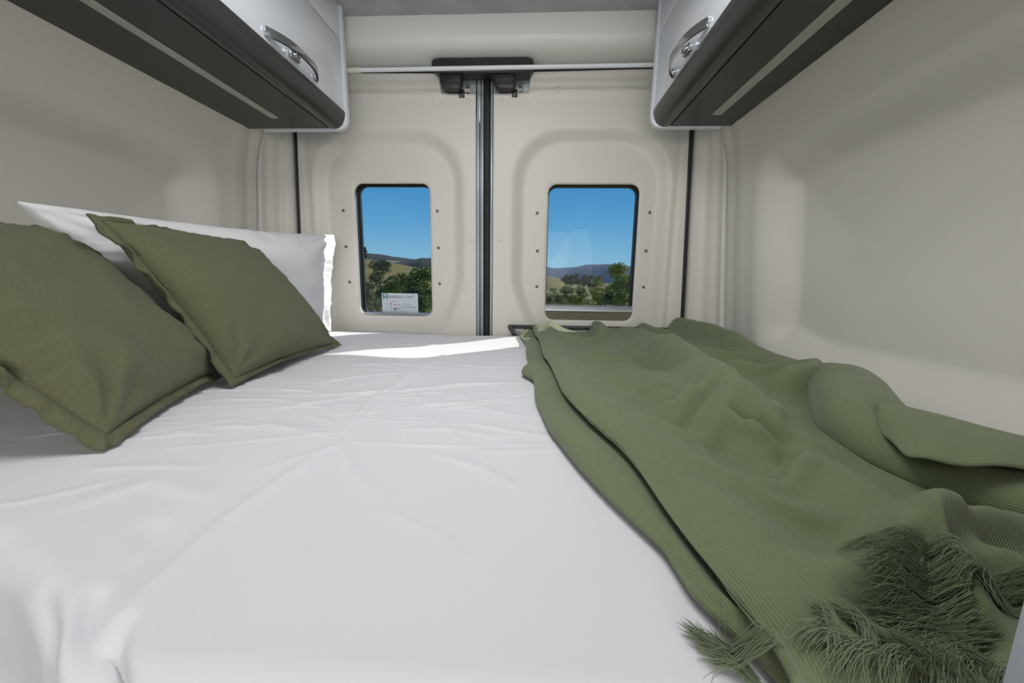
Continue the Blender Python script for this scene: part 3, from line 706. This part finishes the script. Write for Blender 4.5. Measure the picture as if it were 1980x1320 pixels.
for j in range(nv):
    e, c, rr, wd, hr, hc = E_[j], Cc[j], Rr[j], Wd[j], rh[j], ch[j]; y = yv[j]
    g_ = max(c - e, .016)
    lo = .016 + .006 * math.sin(y * 17)
    kn = [(e, .003), (e - .002, .009), (e + .10 * g_, lo), (e + .5 * g_, lo + .006), (c + .004, lo), (c + .022, lo - .002), (c + .026, lo + .003), (c + .014, lo + .006), (c + .002, lo + .007), (c - .004, lo + .013), (c + .002, hc - .006), (c + .018, hc),
          (c + .045, hc - .001), (c + .085, hc - .012), ((c + rr) / 2 + .01, hc * .5), (rr - .07, hr * .50), (rr - .030, hr * .86), (rr, hr), (rr + .016, hr * .86), (rr + .028, hr * .52), (rr + .048, hr * .30 + .008), (rr + .5 * (wd - rr), .020), (wd - .06, .030), (wd - .02, .026), (wd, .005)]
    rows.append(kn)
K_ = np.array(rows)                                       # nv, nk, 2
nk = K_.shape[1]
# Catmull-Rom across
us = np.linspace(0, nk - 1 - 1e-6, 300); i1 = us.astype(int); tq = us - i1
i0 = np.maximum(i1 - 1, 0); i2 = np.minimum(i1 + 1, nk - 1); i3 = np.minimum(i1 + 2, nk - 1); tq = tq[None, :, None]
Q = .5 * (2 * K_[:, i1] + (K_[:, i2] - K_[:, i0]) * tq + (2 * K_[:, i0] - 5 * K_[:, i1] + 4 * K_[:, i2] - K_[:, i3]) * tq ** 2 + (3 * K_[:, i1] - K_[:, i0] - 3 * K_[:, i2] + K_[:, i3]) * tq ** 3)
# resample so the right half gets even spacing
X = Q[..., 0]; Hh = Q[..., 1]; Y = np.repeat(yv[:, None], X.shape[1], 1)
top = sst(us, 8.5, 12)[None, :]                            # only the upper layer takes the big rumples
def bl_relief(X, Y):
    h = .010 * fbm(X * 6, Y * 6, 60, 3) + .004 * fbm(X * 14, Y * 14, 64, 2)
    L_ = [
        (((.370, .49), (.410, .535), (.455, .58), (.49, .61)), .011, -.008, .5), (((.415, .48), (.45, .52), (.49, .56)), .018, .006, .6),
        (((.445, .51), (.460, .486), (.468, .459), (.482, .435)), .007, -.012, .45), (((.44, .50), (.448, .47), (.455, .44)), .010, .007, .7),
        (((.36, .43), (.41, .45), (.456, .484), (.52, .53)), .014, -.007, .7),
        (((.45, 1.12), (.455, .95), (.465, .84), (.475, .72)), .032, -.020, .8), (((.505, 1.06), (.500, .96), (.535, .93)), .014, .008, .6),
        (((.461, .70), (.439, .60), (.455, .54)), .014, -.005, .6),
        (((.50, .47), (.47, .40), (.43, .36), (.39, .36)), .016, .008, .6),        # branch off the ridge end
        (((.52, .50), (.49, .44), (.455, .40)), .012, -.010, 1), 
        (((.33, .52), (.36, .46), (.40, .42)), .020, .008, .6), (((.31, .72), (.37, .66), (.43, .68)), .02, .008, .5),
        (((.44, .62), (.40, .57), (.36, .57)), .02, .010, .5), (((.30, 1.02), (.36, .95), (.45, .93)), .03, .010, .5),
        (((.26, 1.25), (.34, 1.18), (.42, 1.22)), .03, .012, .6), (((.42, 1.70), (.43, 1.38), (.40, 1.25)), .03, .028, .5),
        (((.27, 1.70), (.25, 1.35), (.28, 1.2)), .03, .010, .6), (((.60, 1.72), (.62, 1.40), (.66, 1.25)), .04, .022, .7),
        (((.72, 1.75), (.76, 1.40), (.78, 1.2), (.76, 1.0)), .045, .030, .7), (((.55, 1.30), (.62, 1.2), (.70, 1.15)), .03, .012, .6),
        (((.60, 1.05), (.68, 1.0), (.76, .95)), .035, .014, .6), (((.58, .84), (.66, .80), (.74, .80)), .03, .016, .6),
        (((.62, .70), (.70, .72), (.78, .82)), .04, .030, .7), (((.40, .85), (.41, .75), (.40, .62), (.37, .5)), .006, .0016, 1),
        (((.30, .36), (.34, .31), (.36, .26)), .018, .006, .6), (((.355, .225), (.404, .232), (.448, .262), (.50, .292), (.56, .300), (.64, .29)), .022, .020, .6),
        (((.484, .285), (.462, .245), (.447, .205)), .010, .014, .6), (((.50, .262), (.49, .235), (.485, .21)), .014, -.014, 1),
        (((.52, .275), (.52, .24), (.51, .20)), .014, .010, .7), (((.36, .40), (.40, .33), (.44, .30)), .02, .006, .6),
    ]
    for p, w_, h_, a_ in L_: h = h + crease(X, Y, p, w_, h_ * 1.6, a_)
    return h
rel = bl_relief(X, Y)
Hh = Hh + rel * top + .0015 * fbm(X * 30, Y * 16, 70, 2) * sst(us, 1.5, 4)[None, :]
Hh = np.maximum(Hh, .0035)
base = .8 + bed_h(X.copy(), Y.copy()) * .6
ed = np.clip((.186 - Y) / .030, 0, 1); base = base - .030 * (1 - np.sqrt(1 - np.minimum(ed, .999) ** 2)) - np.maximum(.158 - Y, 0) * 2.5
P = np.stack([X, Y, base + Hh + .002], -1)
dl = np.hypot(np.diff(P[..., 0], axis=1), np.diff(P[..., 2], axis=1)); ul = np.concatenate([np.zeros((nv, 1)), np.cumsum(dl, 1)], 1)
umid = ul - ul[:, 165:166]
grid('blanket_body', P.transpose(1, 0, 2), M['blanket'], BL_, uv=np.stack([umid, Y], -1).transpose(1, 0, 2), solid=.0022)

# the side of the blanket turned back over itself: a roll with a loose edge on top
def sweep(name, path, prof_fn, n, thick_=.0022):
    path = [Vector(p) for p in path]; m_ = 120; k = len(path) - 1
    P = np.zeros((m_, n, 3)); U = np.zeros((m_, n, 2)); acc = 0; prev = None
    for i in range(m_):
        t_ = i / (m_ - 1) * k; a = min(int(t_), k - 1); f = t_ - a
        p0, p1, p2, p3 = path[max(a - 1, 0)], path[a], path[a + 1], path[min(a + 2, k)]
        pos = .5 * (2 * p1 + (p2 - p0) * f + (2 * p0 - 5 * p1 + 4 * p2 - p3) * f * f + (3 * p1 - p0 - 3 * p2 + p3) * f ** 3)
        tan = .5 * ((p2 - p0) + 2 * (2 * p0 - 5 * p1 + 4 * p2 - p3) * f + 3 * (3 * p1 - p0 - 3 * p2 + p3) * f * f)
        tan.z = 0; tan.normalize(); nrm_ = Vector((tan.y, -tan.x, 0))
        if prev is not None: acc += (pos - prev).length
        prev = pos; pr = prof_fn(i / (m_ - 1)); L2 = 0
        for q in range(n):
            a_, b_ = pr[q]; w_ = pos + nrm_ * a_ + Vector((0, 0, b_)); P[i, q] = w_
            if q: L2 += math.hypot(pr[q][0] - pr[q - 1][0], pr[q][1] - pr[q - 1][1])
            U[i, q] = (L2, acc)
    P[..., 2] += .005 * fbm(P[..., 0] * 12, P[..., 1] * 12, 91, 2) * np.clip((P[..., 2] - .81) / .02, 0, 1)
    P[..., 2] = np.maximum(P[..., 2], .8115)
    return grid(name, P, M['blanket'], BL_, uv=U, solid=thick_)
def roll_prof(t_):
    w1 = .052 - .006 * t_; h1 = (.050 - .022 * float(sst(np.array(t_), .36, .62))) * float(sst(np.array(t_), -.10, .14)); pts = []
    for k in range(34):
        th = PI * 1.16 * k / 33 - .08 * PI; c_ = math.cos(th); s_ = math.sin(th)
        pts.append((-w1 * (abs(c_) ** .8) * (1 if c_ > 0 else -1), .004 + h1 * (max(s_, 0) ** .75 if s_ > 0 else s_ * .3)))
    return pts
sweep('folded_side', [(.815, .86, .806), (.765, .74, .815), (.700, .63, .822), (.645, .545, .824), (.614, .475, .822), (.620, .41, .818), (.655, .345, .815), (.705, .285, .812), (.77, .235, .810)], roll_prof, 34)
Eg = [(.600, .468, .862), (.578, .432, .856), (.560, .392, .853), (.556, .366, .856), (.580, .350, .859), (.625, .342, .860), (.680, .330, .858), (.76, .315, .85)]
Bk = [(.612, .482, .872), (.632, .482, .874), (.648, .470, .872), (.662, .448, .871), (.675, .424, .869), (.697, .405, .866), (.74, .385, .862), (.80, .37, .85)]
rows_ = []
for i in range(90):
    q = i / 89 * 7; a_ = min(int(q), 6); f_ = q - a_
    def cm(L_):
        p = [np.array(L_[max(a_ - 1, 0)]), np.array(L_[a_]), np.array(L_[a_ + 1]), np.array(L_[min(a_ + 2, 7)])]
        return .5 * (2 * p[1] + (p[2] - p[0]) * f_ + (2 * p[0] - 5 * p[1] + 4 * p[2] - p[3]) * f_ * f_ + (3 * p[1] - p[0] - 3 * p[2] + p[3]) * f_ ** 3)
    e_, b_ = cm(Eg), cm(Bk); d_ = b_ - e_; out = b_ + d_ / max(np.linalg.norm(d_[:2]), .03) * .030; out[2] = .818
    r_ = []
    for k in range(24):
        g_ = k / 23
        if g_ < .7:
            h_ = g_ / .7; p_ = e_ * (1 - h_) + b_ * h_; p_[2] += .006 * math.sin(PI * h_) + .0016 * math.sin(i * .35) * (1 - h_)
        else:
            h_ = (g_ - .7) / .3; p_ = b_ * (1 - h_) + out * h_; p_[2] = b_[2] + (out[2] - b_[2]) * h_ ** 1.8
        r_.append(p_)
    rows_.append(r_)
Pf = np.array(rows_)
uvf = np.stack([np.repeat(np.arange(24)[None, :] * .0045, 90, 0), np.repeat(np.arange(90)[:, None] * .0035, 24, 1)], -1)
grid('turned_edge', Pf, M['blanket'], BL_, uv=uvf, solid=.0022)

# fringe: twisted threads at the near end
fr = random.Random(4)
bmv, bmf = [], []
def surf_h(x, y):
    j = int(np.argmin(np.abs(yv - y))); row = P_main[j]
    m_ = np.abs(row[:, 0] - x) < .004
    return float(row[m_, 2].max()) if m_.any() else .803
P_main = P
def strand(pts, r_):
    n = len(pts); b0 = len(bmv); u = Vector((0, 0, 1))
    for i, p in enumerate(pts):
        d = (pts[min(i + 1, n - 1)] - pts[max(i - 1, 0)]).normalized(); s1 = d.cross(u)
        if s1.length < 1e-4: s1 = Vector((1, 0, 0))
        s1.normalize(); s2 = d.cross(s1); rr = r_ * (1 if i < n - 1 else .4)
        for k in range(3): a = 2 * PI * k / 3; bmv.append(tuple(p + s1 * math.cos(a) * rr + s2 * math.sin(a) * rr))
    for i in range(n - 1):
        for k in range(3): a = b0 + i * 3 + k; b = b0 + i * 3 + (k + 1) % 3; bmf.append((a, b, b + 3, a + 3))
def clump(x, y, ang, length, n, arch=.9, lift=.008, w_=.003):
    """one tassel: threads that share a curve and fray towards the tip"""
    arch = arch * fr.uniform(.5, 1.3); a00 = math.radians(ang)
    for s_ in range(n):
        g1, g2 = fr.gauss(0, 1), fr.gauss(0, 1); a = a00 + g1 * .07; l = length * fr.uniform(.7, 1.12); px_, py_ = x + g1 * w_, y + g2 * w_ * .5
        cv = arch + fr.gauss(0, .20) + (fr.choice((-1.4, 1.4)) if fr.random() < .06 else 0); pts = []; m_ = 12; lf = lift * fr.uniform(.5, 1.3); off = abs(g2) * .0018
        ph = fr.uniform(0, 6.28); wv = fr.uniform(.0001, .0006)
        for i in range(m_):
            t_ = i / (m_ - 1)
            if i: px_ += math.cos(a) * l / (m_ - 1); py_ += math.sin(a) * l / (m_ - 1); a += cv / (m_ - 1)
            zs_ = surf_h(px_, py_); zs_ = zs_ if i == 0 else max(min(zs_, pz_ + .0045), pz_ - .006); pz_ = zs_
            z = zs_ + .0008 + off + lf * math.sin(PI * min(1, t_ * 1.1)) * .8
            pts.append(Vector((px_ + wv * math.sin(ph + t_ * 11), py_ + wv * math.cos(ph + t_ * 13), z)))
        strand(pts, fr.uniform(.00012, .00022))
clump(.306, .183, 121, .040, 150, .35, .003, .0022); clump(.309, .185, 128, .030, 110, -.4, .004, .0025); clump(.312, .180, 133, .034, 90, .5, .003, .0020)
for k in range(11):                                      # short curled tassels along the near hem
    clump(.338 + .0088 * k, .176 + .003 * math.sin(k * 2), 100 + fr.uniform(-70, 70), .024 + fr.uniform(0, .010), 80, fr.choice((-1.6, -.8, 1.0, 1.8)), .007, .0022)
for k in range(8):                                       # long tassels thrown across the ribs
    clump(.438 + .0035 * k + fr.uniform(-.003, .003), .208 + .0048 * k, 172 - 3.5 * k + fr.uniform(-12, 12), .066 - .003 * k, 110, fr.uniform(.2, .9), .006, .0026)
for k in range(5): clump(.424 + .006 * k, .193 + .003 * k, 186 - 5 * k + fr.uniform(-10, 10), .054, 90, fr.uniform(.3, 1.0), .005, .0026)
for k in range(2): clump(.448 + .007 * k, .252, 256 + 22 * k, .040, 100, fr.choice((-.8, .6)), .005, .0018)
for k in range(5): clump(.470 + .011 * k, .222 + .004 * k, 158 - 8 * k + fr.uniform(-8, 8), .036, 80, .6, .005, .0024)
me = bpy.data.meshes.new('fringe'); me.from_pydata(bmv, [], bmf)
link('fringe', me, M['fringe'], BL_, kind='stuff', label='tangled fringe of loose green threads')

# black folding bracket on the right door, behind the blanket
FB = empty('folding_bracket', (.1, 1.50, .8), label='black folding metal bracket across the foot of the right rear door', category='bracket')
def bar(name, a, b, wz, th, mt='black'):
    a, b = Vector(a), Vector(b); d = (b - a); Lb = d.length; d.normalize(); nz_ = Vector((-d.z, 0, d.x))
    pts = []
    for k in range(7): q = PI / 2 + PI * k / 6; pts.append((a.x + (d.x * math.cos(q) + nz_.x * math.sin(q)) * wz, a.z + (d.z * math.cos(q) + nz_.z * math.sin(q)) * wz))
    for k in range(7): q = -PI / 2 + PI * k / 6; pts.append((b.x + (d.x * math.cos(q) + nz_.x * math.sin(q)) * wz, b.z + (d.z * math.cos(q) + nz_.z * math.sin(q)) * wz))
    return prism(name, pts, 'y', a.y - th, a.y + th, M[mt], FB, bev=.001)
bar('long_arm', (.094, 1.510, .8335), (.745, 1.510, .8335), .0080, .004)
bar('short_arm', (.094, 1.500, .8335), (.122, 1.500, .790), .0085, .004)
disc('pivot_rivet', .094, .8335, .0042, .003, 1.496, M['screw'], FB)
bm = bmesh.new(); add_tube(bm, [(.106, 1.506, .826), (.142, 1.506, .806)], .0012, 8); add_tube(bm, [(.142, 1.506, .806), (.185, 1.506, .822)], .0012, 8)
bm_obj('spring_wire', bm, M['black'], FB)

# pale side panel standing at the right end of the bed
prism('partition_panel', [(.365, 0), (.94, 0), (.93, .93), (.365, .93)], 'y', .118, .136, M['panelside'], bev=.002, label='pale grey laminate partition edge at the lower right corner', category='panel')

# ================================================================ outside
M['grass'] = mat('dry_pasture', (.165, .138, .036), .95, var=(.05, .22))
M['forest'] = mat('forested_ridge', (.026, .040, .036), 1, var=(.012, .30))
M['farridge'] = mat('hazed_gum_range', (.020, .066, .120), 1, var=(.003, .14))  # distance haze put into the bluish base colour
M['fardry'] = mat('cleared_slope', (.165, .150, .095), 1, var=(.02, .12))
M['bark'] = mat('eucalypt_bark', (.16, .13, .095), .9)
def leafmat(n_, c):
    return mat(n_, c, .8, var=(.9, .35))
LM = [leafmat('olive_leaves', (.21, .24, .06)), leafmat('dark_leaves', (.105, .135, .05)), leafmat('yellow_green_leaves', (.34, .34, .07)), leafmat('grey_green_leaves', (.24, .24, .11))]
def eye(px_, py_):                                         # a compass direction and slope for the far land, from the picture's horizon
    v = np.array([px_ - 990, py_ - 660, 740.]); q = Mw.T @ v; return q[0] / q[1], q[2] / q[1]
def ground_z(x, y):
    d = np.maximum(y, 0)
    z = -.65 - 4.6 * sst(d, 6, 40) - 1.5 * sst(d, 40, 90)
    u_ = x / np.maximum(y, 1)
    # pasture hill rising to the left, low paddocks on the right
    hill = (14.5 * sst(-u_, -.06, .50) + 2.2) * sst(d, 90, 185)
    z = z + hill
    return z + .25 * fbm(x * .05, y * .05, 12, 3) * sst(d, 10, 30)
ys = np.concatenate([np.linspace(-6, 40, 40), np.linspace(42, 200, 90), np.linspace(206, 420, 30)])
us_ = np.linspace(-1.1, 1.1, 160)
Ug, Yg = np.meshgrid(us_, ys, indexing='ij'); Xg = .18 + Ug * np.maximum(Yg + 12, 8)
Zg = ground_z(Xg, Yg); Zg = np.where(Yg > 190, Zg - 22 * sst(Yg, 190, 420), Zg)
grid('ground', np.stack([Xg, Yg, Zg], -1), M['grass'], kind='structure', flip=False)
def ridge(name, Yd, prof_px, mt, rough, depth, seed, lab=None):
    """a real hill range: crest heights follow the skyline seen at that distance, falling away front and back"""
    q = [eye(a, b) for a, b in prof_px]; u_ = np.array([a[0] for a in q]); e_ = np.array([a[1] for a in q])
    uu = np.linspace(-1.3, 1.3, 700); ee = np.interp(uu, u_, e_)
    ff = np.linspace(-1, 1, 24); Xr = np.zeros((700, 24)); Yr = Xr.copy(); Zr = Xr.copy()
    for k, f in enumerate(ff):
        y = Yd + f * depth; Xr[:, k] = .18 + uu * y; Yr[:, k] = y
        crest = 1.02 + ee * Yd
        Zr[:, k] = crest - (crest + Yd * .06) * (f * f) + rough * Yd * (1 - f * f * .5) * fbm(uu * 60, np.full(700, k * .35), seed, 4)
    return grid(name, np.stack([Xr, Yr, Zr], -1), M[mt], kind='structure')
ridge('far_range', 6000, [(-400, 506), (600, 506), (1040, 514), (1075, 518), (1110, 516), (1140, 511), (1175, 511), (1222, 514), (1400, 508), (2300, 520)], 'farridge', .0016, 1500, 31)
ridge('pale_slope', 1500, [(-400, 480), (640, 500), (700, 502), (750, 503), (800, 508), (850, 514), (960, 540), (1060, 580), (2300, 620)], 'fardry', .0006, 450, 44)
ridge('forest_ridge', 1900, [(-400, 450), (660, 487), (700, 489), (730, 491), (760, 496), (800, 501), (840, 500), (900, 505), (1060, 545), (2300, 590)], 'forest', .0012, 500, 37)
ridge('dark_spur', 1000, [(-400, 545), (735, 530), (760, 508), (790, 505), (815, 499), (860, 500), (900, 503), (960, 514), (1060, 550), (2300, 600)], 'forest', .0011, 260, 52)

ridge('paddock_rise', 260, [(-400, 600), (960, 580), (1020, 536), (1060, 533), (1092, 540), (1150, 547), (1240, 548), (2300, 560)], 'grass', .0006, 60, 77)

def leaves_mesh(name, clumps, per, size, mt, parent, seed, dens=1):
    rg = np.random.default_rng(seed); V = []
    for (cx, cy, cz, rx, rz) in clumps:
        n = int(per); d = rg.normal(size=(n, 3)); d /= np.linalg.norm(d, axis=1)[:, None]; rad = rg.uniform(.35, 1, n) ** .5
        p = d * rad[:, None] * np.array([rx, rx, rz]) + np.array([cx, cy, cz])
        a = rg.normal(size=(n, 3)); a /= np.linalg.norm(a, axis=1)[:, None]; b = np.cross(a, rg.normal(size=(n, 3))); b /= np.linalg.norm(b, axis=1)[:, None]
        s_ = size * rg.uniform(.6, 1.3, n)[:, None]
        V.append(np.stack([p - a * s_, p + b * s_ * .6, p + a * s_, p - b * s_ * .6], 1))
    V = np.concatenate(V); n = len(V)
    me = bpy.data.meshes.new(name); me.from_pydata(V.reshape(-1, 3).tolist(), [], np.arange(n * 4).reshape(n, 4).tolist())
    return link(name, me, mt, parent, False)
def tree(px_, py_, Yd, width_px, height, kind, label, group=None, name='gum_tree', bare=False, nb=None):
    u_, e_ = eye(px_, py_); Z = 1.02 + e_ * Yd; X = .18 + u_ * Yd; Wm = width_px / 740 * Yd * (1.35 if 'wind' not in name and 'hill' not in name else .95); rg = np.random.default_rng(int(px_ * 7 + py_))
    z0 = Z - height; gz = float(ground_z(np.array(X), np.array(float(Yd)))); base = min(gz, z0 + .2) if Yd < 150 else gz
    T_ = empty(name, (X, Yd, base), label=label, category='bush' if name == 'bush' else 'tree')
    if group: T_['group'] = group
    nb = nb or (9 if name == 'bush' else 17); cl = []
    ch_ = height * (.95 if name == 'bush' else .92 if 'wind' in name else .66)
    for k in range(nb):
        f = rg.uniform(0, 1); a = rg.uniform(0, 2 * PI); wr_ = math.sin(PI * min(1, (.18 + f * .72))) * Wm * .36
        cl.append((X + wr_ * math.cos(a) * rg.uniform(.3, 1), Yd + wr_ * math.sin(a), Z - ch_ * (1 - f) * .9 - Wm * .10, Wm * rg.uniform(.19, .31), Wm * rg.uniform(.15, .24)))
    cl.append((X, Yd, Z - Wm * .12, Wm * .20, Wm * .13))
    bm = bmesh.new()
    hT = max(Z - .35 * ch_ - base, .3); r0 = max(.012 * height, .05)
    if name != 'bush':
        add_tube(bm, [(X, Yd, base - .2), (X + .02 * height, Yd, base + hT * .5), (X, Yd, base + hT)], [r0, r0 * .75, r0 * .4], 7)
        for c in cl[:6]: add_tube(bm, [(X, Yd, base + hT * .55), ((X + c[0]) / 2, (Yd + c[1]) / 2, (base + hT * .6 + c[2]) / 2 + .2), (c[0], c[1], c[2])], [r0 * .4, r0 * .3, r0 * .15], 5)
    else:
        for c in cl[:4]: add_tube(bm, [(X, Yd, base - .2), (c[0], c[1], c[2])], [r0 * .7, r0 * .3], 5)
    bm_obj('trunk' if name != 'bush' else 'stem', bm, M['bark'], T_)
    leaves_mesh('foliage', cl, 420 if name != 'bush' else 380, max(Wm * .026, Yd * .0013), LM[kind], T_, int(px_ + py_ * 3))
    return T_
# seen through the left window
tree(740, 503, 52, 46, 7.5, 1, 'tall dark gum tree standing alone in the middle of the left window view', name='gum_tree')
tree(819, 518, 46, 58, 7.0, 0, 'broad olive gum tree at the right side of the left window view')
tree(782, 530, 60, 34, 6.5, 0, 'smaller gum tree between the dark tree and the broad one, left window')
tree(757, 541, 44, 30, 5.0, 2, 'yellow green young tree in front of the tall dark gum, left window')
tree(716, 546, 38, 40, 5.0, 3, 'grey green thin tree at the left side of the left window')
tree(800, 556, 36, 40, 4.0, 1, 'dark low tree above the emergency exit sticker, left window')
tree(705, 478, 150, 11, 6.0, 1, 'small pine like tree silhouetted on the hill crest, left window', name='hill_tree')
tree(735, 575, 30, 50, 3.2, 3, 'pale grey green scrub left of the sticker, left window', name='bush')
tree(778, 578, 32, 46, 3.0, 1, 'dark scrub directly behind the emergency exit sticker', name='bush')
tree(830, 556, 32, 40, 3.8, 0, 'olive scrub at the lower right corner of the left window', name='bush')
tree(706, 590, 26, 40, 3.0, 3, 'grey scrub at the lower left corner of the left window', name='bush')
# seen through the right window
tree(1196, 513, 48, 46, 8.0, 2, 'large yellow green gum tree at the right of the right window view')
tree(1158, 533, 62, 26, 6.0, 2, 'small light gum tree just left of the large one, right window')
tree(1223, 532, 44, 30, 6.5, 0, 'olive gum tree cut by the right edge of the right window')
WB = ['windbreak tree at the left end of the dark row, next to the dry slope', 'second dark windbreak tree from the left, right window', 'third windbreak tree from the left, tallest of the dark row', 'fourth dark windbreak tree, just right of the tallest in the row', 'fifth windbreak tree from the left, beside the last one', 'small windbreak tree at the right end of the dark row']
for i, (px_, py_, w_) in enumerate(((1094, 532, 15), (1106, 531, 16), (1118, 529, 16), (1130, 531, 16), (1142, 533, 16), (1152, 535, 13))):
    tree(px_, py_, 150, w_ * 1.15, 4.2, 1, WB[i], 'windbreak row of dark trees', name='windbreak_tree', nb=8)
for i, (px_, py_, Yd, w_, k, lb) in enumerate((
        (1070, 556, 62, 26, 0, 'olive bush at the left edge of the right window, below the paddock'),
        (1096, 554, 58, 34, 0, 'olive bush below the row of dark trees, right window'),
        (1124, 556, 56, 32, 0, 'bush left of the bright grass patch, right window'),
        (1150, 560, 52, 30, 2, 'yellow green bush under the small light gum, right window'),
        (1080, 570, 42, 40, 3, 'brownish grey bush low at the left of the right window'),
        (1115, 572, 40, 36, 2, 'pale yellow bush low in the middle of the right window'),
        (1175, 568, 40, 34, 1, 'dark bush at the foot of the large gum, right window'),
        (1205, 560, 38, 34, 0, 'olive bush below the large gum near the right frame'))):
    tree(px_, py_, Yd, w_, (620 - py_) / 740 * Yd * .8, k, lb, name='bush')
